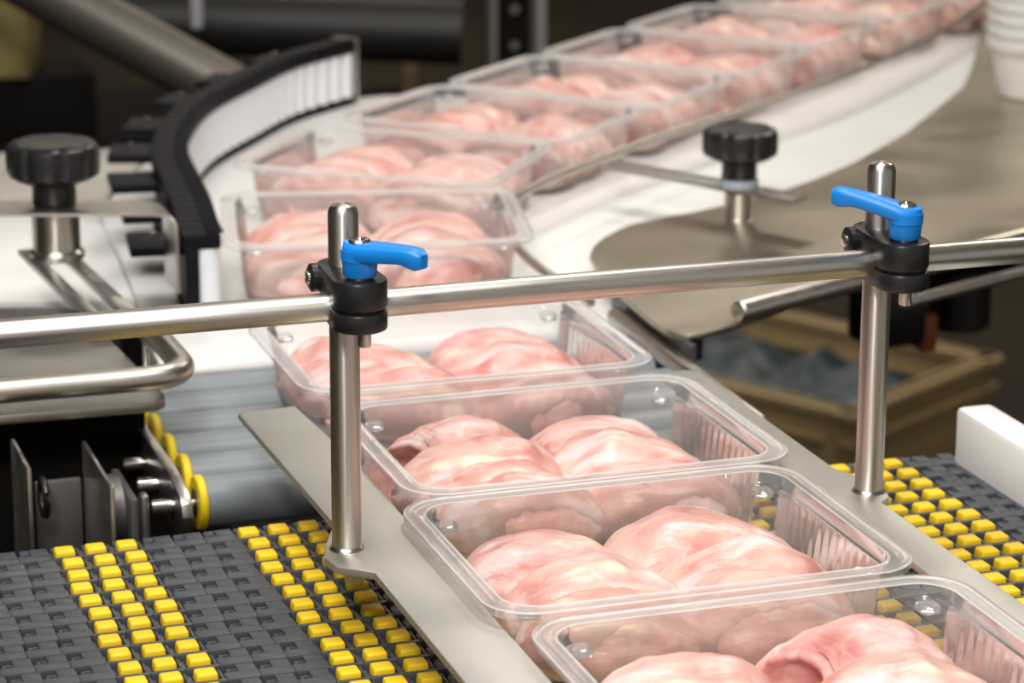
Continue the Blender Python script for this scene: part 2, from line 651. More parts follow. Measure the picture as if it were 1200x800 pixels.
def lever_me(length=.040, rise=.010):
    """tapering lever arm with a hooked tip, along +X from the hub axis."""
    bm = bmesh.new()
    secs = []
    for i in range(15):
        s = i / 14
        x = -.0085 + s * (length + .0085)
        zc = .0282 + max(0, (x / length)) ** .8 * rise if x > 0 else .0282
        wd = .0094 - .0042 * max(0, x) / length if x > 0 else .0092 * math.sqrt(max(.05, 1 - (x / .0088) ** 2))
        th = .0050 - .0010 * max(0, x) / length
        zc -= .0012 * max(0, (s - .75) / .25) ** 2
        lo = .0026 * max(0, (s - .78) / .22) ** .5 if s > .78 else 0
        if i == 14:
            wd *= .62
            th *= .55
        secs.append((x, zc, wd, th, lo))
    rings = []
    n = 20
    for x, zc, wd, th, lo in secs:
        ring = []
        for k in range(n):
            a = 2 * PI * k / n
            ca, sa = math.cos(a), math.sin(a)
            e = .55
            yy = wd * (abs(ca) ** e) * (1 if ca > 0 else -1)
            zz = th * (abs(sa) ** e) * (1 if sa > 0 else -1)
            if zz < 0:
                zz -= lo
            ring.append(bm.verts.new((x, yy, zc + zz)))
        rings.append(ring)
    for a, b_ in zip(rings, rings[1:]):
        for i in range(n):
            bm.faces.new((a[i], a[(i + 1) % n], b_[(i + 1) % n], b_[i]))
    bm.faces.new(rings[0][::-1])
    bm.faces.new(rings[-1])
    return shade(mesh_of(bm), 40)


def clamp(x, y, z, ang, label, rise):
    """z = height of the rail axis; post axis at (x, y); rail in front of it."""
    t = empty('rail_clamp', (x, y, z), label, 'clamp')

    def stadium(y0, r0, y1, r1, n=14):
        pts = []
        for i in range(n + 1):
            a = -PI + PI * i / n
            pts.append((r1 * math.cos(a), y1 + r1 * math.sin(a)))
        for i in range(n + 1):
            a = PI * i / n
            pts.append((r0 * math.cos(a), y0 + r0 * math.sin(a)))
        return pts

    st = stadium(.004, .0125, -.029, .0138)
    link('upper_body', prism(st, .0003, .0150, .0016), BLACKP, t)
    st2 = stadium(-.004, .0128, -.029, .0138)
    link('lower_body', prism(st2, -.0110, -.0010, .0016), BLACKP, t)
    link('joint_gap', prism([(px_ * .93, py_ * .97) for px_, py_ in st2], -.0014, .0006), BLACKC, t)
    # rear ear with a side bolt
    ear = link('ear', lathe([(.0055, -.0165), (.0072, -.0155), (.0072, -.009), (.0060, -.006)], 20, 'X'), BLACKP, t)
    ear.location = (0, .006, .0075)
    sb = link('side_bolt', lathe([(.002, -.0182), (.0036, -.0176), (.0036, -.0155)], 16, 'X'), CHROME, t)
    sb.location = (0, .006, .0075)
    bx_, by_ = 0, -.030
    lv = empty('lever', (0, 0, 0), None, None)
    lv.parent = t
    lv.location = (bx_, by_, 0)
    lv.rotation_euler = (0, 0, ang)
    del_ = None
    link('lever_arm', lever_me(.0385, rise), BLUEP, lv)
    link('lever_hub', lathe([(.0080, .0165), (.0084, .0172), (.0089, .0242), (.0094, .0248), (.0094, .030)], 32), BLUEP, lv)
    link('screw', lathe([(.0056, .030), (.0056, .0338), (.0048, .0348), (.0026, .0348), (.0022, .0338)], 24), CHROME, lv)
    link('spacer', lathe([(.0062, .0148), (.0066, .0155), (.0066, .0168)], 24), STEEL, t).location = (bx_, by_, 0)
    link('bolt_end', lathe([(.0030, -.0200), (.0034, -.0194), (.0034, -.010)], 16), STEEL, t).location = (bx_ + .002, by_, 0)
    return t


clamp(-.1495, .047, .1805, math.radians(-52), 'black rail clamp on left post with a blue lever pointing right', .003)
clamp(.1448, .047, .1776, math.radians(150), 'black rail clamp on right post with a blue lever pointing left', .011)

# ------------------------------------------------------------------ transfer rollers
RY = [.314, .357, .400, .443, .486, .529]
ROLL = lathe([(.0150, -.166), (.0155, -.1655), (.0155, .188), (.015, .1885)], 40, 'X')
RING = lathe([(.0100, -.1715), (.0158, -.1712), (.0168, -.1702), (.0168, -.1672), (.0158, -.166)], 40, 'X')
HUBR = lathe([(.0085, -.1718), (.0095, -.1714), (.0095, -.166)], 24, 'X')
AXLE = lathe([(.0036, -.1985), (.0044, -.1978), (.0044, -.186), (.0030, -.1855), (.0030, -.166)], 20, 'X')
ords = ['first grey transfer roller behind the grey belt, nearest of the six', 'second grey transfer roller behind the grey belt', 'third grey transfer roller behind the grey belt',
        'fourth grey transfer roller behind the grey belt', 'fifth grey transfer roller, second from the white conveyor bed', 'farthest grey transfer roller, next to the white conveyor bed']
for y, lb in zip(RY, ords):
    t = empty('transfer_roller', (0, y, -.0165), lb, 'roller', 0, 'grey transfer rollers with yellow rings')
    link('drum', ROLL, GREYR, t)
    link('yellow_ring', RING, YRING, t)
    link('bearing', HUBR, DARKST, t)
    link('axle', AXLE, CHROME, t)
# frame bar at their left ends
prof = [(.288, -.0165), (.2905, -.0085), (.297, -.004), (.33, .0005), (.60, .0005), (.60, -.033), (.31, -.033), (.297, -.031), (.2905, -.0245)]
bm = bmesh.new()
f = bm.faces.new([bm.verts.new((-.1845, y, z)) for y, z in prof])
r = bmesh.ops.extrude_face_region(bm, geom=[f])
bmesh.ops.translate(bm, vec=(.0065, 0, 0), verts=[g for g in r['geom'] if isinstance(g, bmesh.types.BMVert)])
bmesh.ops.recalc_face_normals(bm, faces=bm.faces)
bevel_all(bm, .0006)
o = link('roller_frame_bar', shade(mesh_of(bm)), STEEL)
tag(o, 'grey steel bar with rounded end holding the left roller axles', 'frame bar')
# right frame: rail and side sheet below the round plate
o = link('roller_frame_bar', rod_with_ends((.1965, .575, .0), (.1915, .30, .0), .0075, 20), STEEL)
tag(o, 'grey steel bar along the right ends of the transfer rollers', 'frame bar')
o = link('side_sheet', prism([(.203, .60), (.199, .437), (.203, .437), (.207, .60)], -.12, .0155), DARKST)
tag(o, 'dark steel side sheet below the rounded plate corner, right of the rollers', 'side sheet')

# ------------------------------------------------------------------ curved white conveyor bed
outer = [(-.140, .578), (-.126, .70), (-.110, .85), (-.10, .98), (-.07, 1.08), (-.02, 1.19), (.06, 1.31), (.15, 1.39), (.27, 1.425), (.38, 1.40), (.60, 1.57), (.95, 1.86)]
inner = [(1.30, 1.80), (1.12, 1.60), (1.0, 1.40), (.92, 1.28), (.80, 1.13), (.62, .95), (.50, .85), (.36, .775), (.27, .71), (.23, .66), (.208, .60), (.202, .578)]
bed = empty('conveyor_bed', (0, 0, 0), 'white plastic curved conveyor bed carrying the farther trays round the bend', 'conveyor')
link('bed_plate', prism([(p.x, p.y) for p in catmull([(x, y, 0) for x, y in outer], 4)] + [(p.x, p.y) for p in catmull([(x, y, 0) for x, y in inner], 4)], -.024, 0, .001), WHITEP, bed)
n_ = link('nose_roller', lathe([(.0115, -.140), (.012, -.139), (.012, .201), (.0115, .202)], 32, 'X'), WHITEP, bed)
n_.location = (0, .575, -.0122)
for x, y in ((-.02, .8), (.08, 1.0)):
    link('leg', box_me(x, y, -.487, .05, .05, .926, .004), DARKST, bed)

# white side slab and grey plate left of the chain
slab = link('side_slab', prism([(-.50, .835), (-.222, .757), (-.1235, .729), (-.112, .85), (-.1012, .98), (-.095, 1.008), (-.42, 1.11)], -.022, -.001, .002), WHITEP)
tag(slab, 'white plastic slab left of the black chain, under the left knob', 'slab')
gp = link('back_plate', prism([(-.425, 1.114), (-.094, 1.012), (-.074, 1.085), (-.025, 1.19), (.02, 1.255), (-.41, 1.31)], -.012, -.001, .001), PLATE)
tag(gp, 'grey steel plate behind the white slab, left of the chain bend', 'plate')
dk = link('slab_support', prism([(-.5, .835), (-.222, .757), (-.135, .732), (-.13, .76), (-.47, .87)], -.07, -.0225), DARKST)
tag(dk, 'dark steel support strip below front edge of the white slab', 'support')

# ------------------------------------------------------------------ roller side chain
cpath = catmull([(-.0745, .655, 0), (-.070, .693, 0), (-.0585, .77, 0), (-.049, .854, 0), (-.038, .939, 0), (-.012, 1.035, 0), (.029, 1.136, 0), (.091, 1.232, 0), (.154, 1.32, 0), (.233, 1.391, 0)], 40)
LK = .0205
pts = [cpath[0]]
acc = 0
for a, b in zip(cpath, cpath[1:]):
    seg = (b - a).length
    while acc + seg >= LK:
        t_ = (LK - acc) / seg
        a = a + (b - a) * t_
        pts.append(a.copy())
        seg = (b - a).length
        acc = 0
    acc += seg
chain = empty('side_roller_chain', (.0, .95, 0), 'curved black link chain with a wall of white upright rollers, left of the far trays', 'chain')


def link_me():
    bm = bmesh.new()
    box_me(0, -.0140, .0575, .0198, .028, .011, .0014, bm=bm)       # cap
    box_me(0, -.021, .030, .0198, .010, .050, .001, bm=bm)          # web
    box_me(0, -.0150, .004, .0198, .026, .006, .001, bm=bm)         # foot
    for s in (-1, 1):
        box_me(s * .005, -.004, .0638, .0045, .012, .0022, .0005, bm=bm)
    return shade(mesh_of(bm), 40)


LKM = link_me()
ROLLW = lathe([(.0085, .0085), (.0095, .009), (.0095, .0515), (.0085, .052)], 20)
TOOTH = box_me(0, -.043, .050, .048, .042, .007, .001)
RIVET = lathe([(.0022, .057), (.0022, .0584), (.0012, .059)], 10)
LIGHTS_ = None
for i in range(len(pts) - 1):
    p = (pts[i] + pts[i + 1]) / 2
    d = pts[i + 1] - pts[i]
    a = math.atan2(d.y, d.x)
    # local +x along the path, local -y must be the outer (left) side
    for nm, me_, m_, k in (('chain_link', LKM, BLACKC, 1), ('white_roller', ROLLW, WHITER, 1), ('side_tooth', TOOTH, BLACKC, i % 5 == 1), ('rivet', RIVET, CHROME, i % 5 == 1)):
        if not k:
            continue
        o = link(nm, me_, m_, chain)
        off = Vector((0, 0, 0))
        nrm = Vector((-d.y, d.x, 0)).normalized()          # left of the path direction
        if nm == 'white_roller':
            off = nrm * .0095
        if nm == 'rivet':
            off = nrm * .046
        o.location = p + off - Vector((0, .95, 0))
        o.rotation_euler = (0, 0, a + PI)
end = pts[-1]
o = link('end_plate', box_me(0, 0, .033, .003, .030, .066, .0008), STEEL, chain)
o.location = end + Vector((-.008, .012, 0)) - Vector((0, .95, 0))
o.rotation_euler = (0, 0, a)

# ------------------------------------------------------------------ left infeed assembly
pp = [(-.50, .351), (-.197, .3415), (-.186, .343), (-.1805, .349), (-.179, .358), (-.185, .45), (-.192, .555), (-.20, .575), (-.47, .655)]
o = link('infeed_plate', prism(pp, .034, .040, .0008), PLATE2)
tag(o, 'flat steel plate with rounded corner below the bent rod, left side', 'plate')
ur = catmull([(-.55, .349, .0555), (-.40, .3455, .0555), (-.25, .3425, .0555), (-.193, .3415, .0555), (-.176, .3455, .0555), (-.1675, .359, .0555), (-.1665, .376, .0555), (-.1675, .43, .0555), (-.168, .475, .0555)], 6)
o = empty('bent_guide_rod', (0, 0, 0), 'steel rod bent round a corner, lying above the left plate', 'rod')
link('rod', tube(ur, .0077, 20), ROD, o)
for x, y in ((-.1785, .415), (-.30, .36)):
    link('support_pin', lathe([(.0022, .040), (.0022, .055)], 12), CHROME, o).location = (x, y, 0)

# slotted bar, knob post, bracket
sb = empty('slotted_bar', (-.186, .60, .047), 'slotted flat steel bar from the left knob post towards the bent rod', 'bar')
bm = bmesh.new()
Lb, Wb = .22, .036
pts_o = [(-Wb / 2, -Lb / 2), (Wb / 2, -Lb / 2), (Wb / 2, Lb / 2), (-Wb / 2, Lb / 2)]
for cx_, wd_ in ((-.0125, .011), (.0125, .011)):
    box_me(cx_, 0, 0, wd_, Lb, .004, .0006, bm=bm)
box_me(0, Lb / 2 - .018, 0, .026, .036, .0036, 0, bm=bm)
box_me(0, -Lb / 2 + .01, 0, .026, .02, .0036, 0, bm=bm)
link('bar', shade(mesh_of(bm)), STEEL, sb)
sb.rotation_euler = (0, 0, math.radians(4))
kp = (-.188, .680)


def knob(x, y, z, s, label):
    t = empty('star_knob', (x, y, z), label, 'knob')
    pr2 = [(.0145, 0), (.0150, .001), (.0150, .013), (.020, .0155), (.0265, .018), (.0312, .021), (.0322, .025), (.0322, .037), (.0312, .041), (.028, .0432), (.018, .0440), (.006, .0436)]
    link('grip', lathe([(r * s, zz * s) for r, zz in pr2], 96, lobes=(8, .024 * s, .0026 * s)), BLACKP, t)
    return t


cp = empty('clamp_post', (kp[0], kp[1], .049), 'short round steel post under the left black knob', 'post')
link('shaft', lathe([(.0195, 0), (.0195, .004), (.0168, .0065), (.0168, .036), (.016, .037)], 40), POSTM, cp)
br = empty('bent_bracket', (0, 0, 0), 'thin bent steel bracket clamped below the left black knob', 'bracket')
bm = bmesh.new()
secs = [(-.50, .0875), (-.128, .0875), (-.120, .0868), (-.115, .0845), (-.1125, .080), (-.1122, .070), (-.1115, .030)]
y0s = [(.745, .785), (.630, .672), (.6275, .669), (.626, .667), (.6245, .666), (.6235, .665), (.6235, .665)]
th = .0022
ro = []
for k, ((x, z), (ya, yb)) in enumerate(zip(secs, y0s)):
    k0, k1 = max(0, k - 1), min(len(secs) - 1, k + 1)
    tx, tz = secs[k1][0] - secs[k0][0], secs[k1][1] - secs[k0][1]
    l_ = math.hypot(tx, tz)
    nx, nz_ = -tz / l_ * th, tx / l_ * th
    ro.append([bm.verts.new((x, ya, z)), bm.verts.new((x, yb, z)), bm.verts.new((x - nx, yb, z - nz_)), bm.verts.new((x - nx, ya, z - nz_))])
for a, b in zip(ro, ro[1:]):
    for i in range(4):
        bm.faces.new((a[i], a[(i + 1) % 4], b[(i + 1) % 4], b[i]))
bm.faces.new(ro[0][::-1])
bm.faces.new(ro[-1])
link('strip', shade(mesh_of(bm), 30), STEEL, br)
knob(kp[0], kp[1] + .002, .0876, 1.02, 'black star knob on the left, above the bent bracket')

# ------------------------------------------------------------------ dark machinery below left plate
mu = empty('drive_unit', (-.24, .29, -.02), 'dark drive unit of plates and a roller below the left steel plate', 'machine')


def mpart(name, x, y, z, sx, sy, sz, m, bev=.0015):
    return link(name, box_me(x + .24, y - .29, z + .02, sx, sy, sz, bev), m, mu)


mpart('back_panel', -.28, .42, -.10, .20, .01, .25, HOUS)
mpart('side_panel', -.2765, .30, -.06, .003, .06, .18, STEEL)
mpart('side_panel', -.2335, .29, -.05, .0028, .09, .145, STEEL, .001)
mpart('cover_panel', -.250, .335, -.07, .028, .004, .14, DARKST)
mpart('side_panel', -.2165, .30, -.07, .005, .06, .15, DARKST)
mpart('bracket_plate', -.2075, .288, -.055, .005, .01, .114, STEEL, .002)
c_ = link('drive_roller', lathe([(.0215, -.0055), (.022, -.005), (.022, .005), (.0215, .0055)], 32, 'X'), DARKST, mu)
c_.location = (-.2245 + .24, 0.012, -.012 + .02)
c_ = link('hose_ring', tube([(0, .011 * math.cos(a / 12 * 2 * PI), .011 * math.sin(a / 12 * 2 * PI)) for a in range(13)], .0022, 8), BLACKP, mu)
c_.location = (-.2625 + .24, .02, -.002 + .02)
mpart('base_box', -.26, .34, -.17, .18, .16, .06, HOUS)

# ------------------------------------------------------------------ right rounded plate with its guide
dp = [(.196, .557), (.207, .646), (.213, .675), (.225, .701), (.240, .723), (.258, .743), (.280, .762), (.312, .776), (.348, .788), (.424, .823), (.485, .866), (.545, .916), (.64, 1.013), (.727, 1.116), (.80, 1.205), (.863, 1.308), (.981, 1.516), (1.10, 1.72),
      (1.9, 1.55), (1.7, .98), (.539, .598), (.42, .553), (.331, .519), (.275, .485), (.249, .467), (.228, .457), (.212, .450), (.202, .449), (.196, .455), (.192, .465), (.1915, .491)]
o = link('rounded_plate', prism(dp, .0155, .020, .0012), DISC)
tag(o, 'large worn steel plate with rounded end, right of the white conveyor bed', 'plate')
sp = empty('plate_stand', (1.42, 1.22, -.95), 'dark steel leg below the far right of the large worn plate', 'stand')
link('leg', box_me(0, 0, .4815, .05, .05, .963, .003), DARKST, sp)
link('foot', box_me(0, 0, .006, .12, .12, .012, .002), DARKST, sp)
gr = catmull([(1.10, 1.68, .04), (.933, 1.465, .04), (.80, 1.32, .04), (.679, 1.203, .04), (.58, 1.123, .04), (.479, 1.047, .04), (.39, .978, .04), (.304, .906, .04), (.24, .846, .04), (.193, .79, .04), (.160, .71, .04), (.147, .64, .036), (.1475, .56, .034), (.150, .50, .034)], 6)
o = link('curved_guide_rod', tube(gr, .0034, 12), ROD)
tag(o, 'thin curved steel guide rod along the inner side of the far trays', 'rod')
# flat bracket from the guide rod to the knob post
a2, b2 = Vector((.300, .869)), Vector((.397, .703))
d2 = (b2 - a2).normalized()
o = link('flat_bracket', box_me((a2.x + b2.x) / 2, (a2.y + b2.y) / 2, .0445, (b2 - a2).length, .023, .004, .001, rz=math.atan2(d2.y, d2.x)), STEEL)
tag(o, 'flat steel bracket from the curved guide rod to the right knob', 'bracket')
kx, ky = .3665, .751
cp = empty('clamp_post', (kx, ky, .020), 'short round steel post on the large plate below the right knob', 'post')
link('shaft', lathe([(.0125, 0), (.0125, .001), (.0112, .0018), (.0112, .0222)], 32), POSTM, cp)
ws = link('washer', lathe([(.0150, 0), (.0155, .001), (.0155, .006), (.0150, .0068)], 32), WASH)
ws.location = (kx, ky, .0467)
tag(ws, 'pale blue plastic washer between right knob and flat bracket', 'washer')
knob(kx, ky, .0537, .93, 'black star knob on the right, above the flat bracket')
# round bar on the plate edge, lower thin bar
o = link('round_bar', rod_with_ends((.2455, .466, .0282), (.90, .760, .0282), .0076, 28, .002), ROD)
tag(o, 'round steel bar lying on front edge of the large plate, blunt end towards the trays', 'bar')
o = link('round_bar', rod_with_ends((.40, .525, .006), (1.05, .80, .006), .0045, 16), ROD)
tag(o, 'thinner round steel bar below front edge of the large plate', 'bar')
o = empty('clamp_fitting', (.212, .462, .004), 'small black bolt head under the rounded plate corner', 'bolt')
link('bolt_head', lathe([(.0045, -.006), (.0058, -.005), (.0058, .0110)], 12), BLACKP, o)

# black motor parts under the plate at right
mo = empty('motor_unit', (.645, .90, -.10), 'black motor unit with an orange cover below the plate, behind the right post', 'motor')
link('housing', lathe([(.024, -.032), (.028, -.029), (.028, .05), (.024, .055)], 24), BLACKP, mo)
link('gearbox', box_me(-.085, -.03, .0, .055, .05, .06, .006), BLACKP, mo)
link('orange_cover', box_me(-.050, -.03, -.022, .016, .03, .035, .004), ORANGE, mo)
link('bracket_arm', box_me(-.09, -.02, .045, .25, .04, .04, .004), HOUS, mo)

# ------------------------------------------------------------------ stacked white tubs
TUB = lathe([(.035, 0), (.038, .001), (.0455, .046), (.0500, .047), (.0515, .051), (.0515, .056), (.0500, .0575), (.0455, .056)], 36)
names_ = ['white plastic tub at the bottom of the stack on the large plate', 'second white tub from the bottom of the stack', 'third white tub from the bottom of the stack', 'fourth white tub from the bottom of the stack', 'fifth white tub from the bottom of the stack', 'sixth white tub from the bottom, top of the stack']
for i, lb in enumerate(names_):
    o = link('stacked_tub', TUB, CREAM)
    o.location = (.846, 1.142, .0202 + i * .0125)
    tag(o, lb, 'tub', 'stack of white plastic tubs')

# ------------------------------------------------------------------ background
o = link('slanted_pipe', tube([(-.50, 2.25, .33), (-.11, 1.901, .118), (.177, 1.64, -.040), (.30, 1.53, -.105)], .031, 24), PIPE)
tag(o, 'thick steel pipe slanting down from upper left behind the chain', 'pipe')
bg = empty('printed_carton', (.0, 2.32, -.20), 'green and yellow printed carton in the dark at top left', 'box')
link('carton_body', box_me(-.02, 0, .175, .17, .12, .185, .003, rz=-.3), GREENB, bg)
link('carton_band', box_me(-.02, -.001, .235, .172, .122, .04, .001, rz=-.3), mat('teal_print', (.05, .13, .10), .5), bg)
hs = empty('machine_housing', (.05, 2.75, -.95), 'large dark machine housing behind the conveyor at top of photo', 'machine')
link('body', box_me(-.2, .35, .30, 1.7, .5, .60, .01), HOUS, hs)
link('cabinet', box_me(.15, -.50, .365, .85, .40, .73, .01), HOUS, hs)
link('ledge', box_me(.15, -.50, .74, .90, .45, .02, .004), HOUS, hs)
link('shelf_block', box_me(-.07, -.43, .79, .3, .13, .082, .004), HOUS, hs)
o = link('cross_beam', tube([(.16, 2.36, -.068), (.60, 2.21, -.083)], .042, 20), mat('dark_beam_steel', (.016, .015, .014), .5, .3))
tag(o, 'dark round cross beam behind the chain at top of photo', 'beam')
up = empty('control_column', (.735, 2.40, -.95), 'dark upright column with pale edge strips behind the far trays', 'column')
link('column', box_me(0, .03, .46, .055, .04, .92, .003), HOUS, up)
link('edge_strip', box_me(-.032, .0, .46, .007, .03, .92, .002), mat('pale_strip_paint', (.16, .155, .145), .5), up)
link('edge_strip', box_me(.036, .0, .46, .012, .03, .92, .002), mat('paler_strip_paint', (.22, .22, .225), .5), up)
for zz in (.775, .81, .86):
    link('button', lathe([(.006, 0), (.006, .004)], 12, 'Y'), STEEL, up).location = (.004, .008, zz)
o = link('brown_upright', box_me(.592, 2.43, -.52, .022, .022, .86, .002), BROWNST)
tag(o, 'thin brown upright bar in the dark behind the chain', 'upright bar')
o = link('hanging_strip', box_me(.227, 2.10, .04, .014, .008, .16, .002), mat('pale_grey_paint', (.40, .40, .42), .5))
tag(o, 'short pale grey strip hanging at top left above the chain', 'strip')
o = link('blue_bin', box_me(.68, 2.60, -.05, .13, .08, .09, .006), BLUEBIN)
tag(o, 'dark blue bin at top of photo left of the column', 'bin')


# crates on the floor at right
def crate(x, y, z, rz, w_, d_, h_, label, fill):
    t = empty('plastic_crate', (x, y, z), label, 'crate', rz, 'beige plastic crates on the floor')
    bm = bmesh.new()
    for sx, sy, cx_, cy_ in ((w_, .012, 0, -d_ / 2), (w_, .012, 0, d_ / 2), (.012, d_, -w_ / 2, 0), (.012, d_, w_ / 2, 0)):
        box_me(cx_, cy_, h_ / 2, sx, sy, h_, .002, bm=bm)
    box_me(0, 0, .006, w_, d_, .012, 0, bm=bm)
    link('walls', shade(mesh_of(bm)), CRATE, t)
    bm = bmesh.new()
    for sx, sy, cx_, cy_ in ((w_ + .04, .032, 0, -d_ / 2), (w_ + .04, .032, 0, d_ / 2), (.032, d_ + .04, -w_ / 2, 0), (.032, d_ + .04, w_ / 2, 0)):
        box_me(cx_, cy_, h_ - .008, sx, sy, .016, .004, bm=bm)
        box_me(cx_, cy_, h_ - .05, sx * .98, sy * .8, .01, .002, bm=bm)
    link('rim', shade(mesh_of(bm)), CRATE, t)
    if fill:
        bm = bmesh.new()
        n = 18
        g = [[bm.verts.new((-(w_ - .03) / 2 + (w_ - .03) * i / n, -(d_ - .03) / 2 + (d_ - .03) * j / n, h_ - .055 + .05 * noise.noise((i * .45, j * .45, 3)))) for j in range(n + 1)] for i in range(n + 1)]
        for i in range(n):
            for j in range(n):
                bm.faces.new((g[i][j], g[i + 1][j], g[i + 1][j + 1], g[i][j + 1]))
        link('liner', shade(mesh_of(bm), 80), LINER, t)
    return t


crate(1.2027, 2.529, -.949, math.radians(31), .37, .51, .148, 'lower beige plastic crate of the two stacked behind the right post', False)
crate(1.2027, 2.529, -.800, math.radians(31), .37, .51, .150, 'upper beige plastic crate filled with blue liner, behind the right post', True)

# ------------------------------------------------------------------ trays
TW, TD, TH = .227, .178, .0527


def round_rect(hx, hy, r, step=.0024, nc=14):
    """closed loop of (x, y, nx, ny, side index, along)"""
    P = []
    ns_x, ns_y = int(2 * (TW / 2 - .026) / step), int(2 * (TD / 2 - .026) / step)
    corners = [((hx - r), -(hy - r), -PI / 2), ((hx - r), (hy - r), 0), (-(hx - r), (hy - r), PI / 2), (-(hx - r), -(hy - r), PI)]
    for k, (cx, cy, a0) in enumerate(corners):
        for i in range(nc):
            a = a0 + PI / 2 * i / nc
            P.append((cx + r * math.cos(a), cy + r * math.sin(a), math.cos(a), math.sin(a), -1, i))
        a = a0 + PI / 2
        nx_, ny_ = math.cos(a), math.sin(a)
        x0, y0 = cx + r * nx_, cy + r * ny_
        cx2, cy2, _ = corners[(k + 1) % 4]
        x1, y1 = cx2 + r * nx_, cy2 + r * ny_
        n = ns_y if k in (0, 2) else ns_x
        for i in range(n):
            t = i / n
            P.append((x0 + (x1 - x0) * t, y0 + (y1 - y0) * t, nx_, ny_, k, i))
    return P


def loft(loops, close=False, edge=()):
    bm = bmesh.new()
    rings = []
    for (d, z, r, rib) in loops:
        ring = []
        for (x, y, nx_, ny_, sd, i) in round_rect(TW / 2 - d, TD / 2 - d, r):
            k = 0
            if rib and sd >= 0 and i > 1:
                k = rib * (1 if (i // 2) % 2 else -1)
            ring.append(bm.verts.new((x + nx_ * k, y + ny_ * k, z)))
        rings.append(ring)
    n = len(rings[0])
    for q, (a, b) in enumerate(zip(rings, rings[1:])):
        for i in range(n):
            f = bm.faces.new((a[i], a[(i + 1) % n], b[(i + 1) % n], b[i]))
            f.material_index = 1 if q in edge else 0
    if close:
        bm.faces.new(rings[-1])
    bmesh.ops.recalc_face_normals(bm, faces=bm.faces)
    return shade(mesh_of(bm), 50)


RIM = loft([(.0004, .0484, .0255, 0), (0, .0490, .026, 0), (0, .0521, .026, 0), (.0008, .0527, .0255, 0), (.0028, .0527, .024, 0), (.0036, .0521, .0235, 0), (.0098, .0519, .019, 0), (.0104, .0524, .0188, 0), (.0112, .0519, .0182, 0)], False, (0, 2, 4, 6, 7))
BODY = loft([(.0112, .0519, .0182, 0), (.0118, .0465, .018, 0), (.0125, .0455, .018, 0), (.0130, .0440, .018, .00005), (.0136, .0380, .018, .00028), (.0165, .0100, .0175, .00032), (.0178, .0055, .017, .0002), (.0205, .0020, .0155, 0), (.025, .0008, .013, 0), (.032, .0006, .010, 0), (.040, .0013, .008, 0)], True)
RIM.materials.append(TRAYR)
RIM.materials.append(TRAYE)
BODY.materials.append(TRAYW)
LUG = prism([(-.005, -.005), (.005, -.005), (.005, .0025), (.0025, .005), (-.005, .005)], .0415, .0462, .0012)
LUG.materials.append(TRAYW)

# tray: x, y, heading, what singles it out, thighs [x, y, angle, scale, mesh kind]
TRAYS = [
    (.008, -.184, 0.0, 'nearest tray, cut off by the bottom edge', [(-.048, .040, -14, 1.0, 0), (.045, .044, 10, 1.12, 6), (.055, .002, -8, 1.06, 2), (-.046, -.006, -16, 1.0, 3), (-.045, -.05, -10, 1.0, 1), (.050, -.046, -12, 1.0, 4)]),
    (.0, .0, 0.0, 'second tray from the front', [(-.046, .034, -13, 1.02, 5), (-.036, -.012, -8, 1.04, 2), (.038, .030, -7, 1.16, 3), (.042, -.016, -5, 1.06, 1), (-.040, -.053, -10, 1.0, 4), (.042, -.056, -8, 1.0, 0)]),
    (.0113, .1794, .0027, 'third tray from the front, beside the left post', [(-.044, .052, 6, 1.06, 6), (-.041, .014, -16, 1.05, 0), (-.044, -.024, -16, 1.0, 3), (.041, .046, -20, .92, 4), (.046, .004, -16, 1.0, 1), (-.038, -.058, -12, .98, 2), (.044, -.044, -12, 1.0, 5)]),
    (.007, .3769, -.0122, 'fourth tray from the front, on the grey rollers', [(-.050, .050, -16, 1.0, 1), (-.042, .012, -22, 1.05, 5), (.050, .046, -24, 1.0, 4), (.044, .002, -4, 1.04, 2), (-.036, -.030, -14, 1.0, 0), (.046, -.042, -10, 1.0, 3)]),
    (.056, .718, -.213, 'fifth tray from the front, first on the white bed', None),
    (.134, .925, -.66, 'sixth tray from the front, in the bend', None),
    (.268, 1.066, -.84, 'seventh tray from the front, beyond the bend', None),
    (0.4018, 1.1859, -.84, 'eighth tray from the front, on the far straight', None),
    (0.5356, 1.3059, -.84, 'ninth tray from the front, on the far straight', None),
    (0.6694, 1.4258, -.84, 'tenth tray from the front, on the far straight', None),
    (.825, 1.556, -.84, 'eleventh tray from the front, near the top edge', None),
    (.975, 1.675, -.84, 'twelfth and farthest tray', None),
]
TLAB = ['clear plastic tray of chicken, nearest the camera, cut off by the bottom edge',
        'clear plastic tray of chicken, second from the front, fully between the side plates',
        'clear plastic tray of chicken, third from the front, just behind the left post',
        'clear plastic tray of chicken, fourth from the front, on the grey transfer rollers',
        'clear plastic tray of chicken at the front edge of the white bed, fifth from front',
        'clear plastic tray of chicken turning in the bend, sixth from the front',
        'clear plastic tray of chicken just beyond the bend, seventh from the front',
        'clear plastic tray of chicken behind the right knob bracket, eighth from the front',
        'clear plastic tray of chicken on the far straight, ninth from the front',
        'clear plastic tray of chicken on the far straight, tenth, last but one',
        'clear plastic tray of chicken on the far straight, eleventh from the front',
        'clear plastic tray of chicken farthest away, cut off by the top edge']


def tray(i):
    x, y, rz, td, th = TRAYS[i]
    t = empty('meat_tray', (x, y, 0), TLAB[i], 'tray', rz, 'clear trays of chicken in a row')
    link('rim', RIM, None, t)
    link('body', BODY, None, t)
    for cx, cy, a in ((1, 1, 0), (-1, 1, PI / 2), (-1, -1, PI), (1, -1, -PI / 2)):
        l_ = link('corner_lug', LUG, None, t)
        l_.location = (cx * (TW / 2 - .0235), cy * (TD / 2 - .0235), 0)
        l_.rotation_euler = (0, 0, a)
    return t


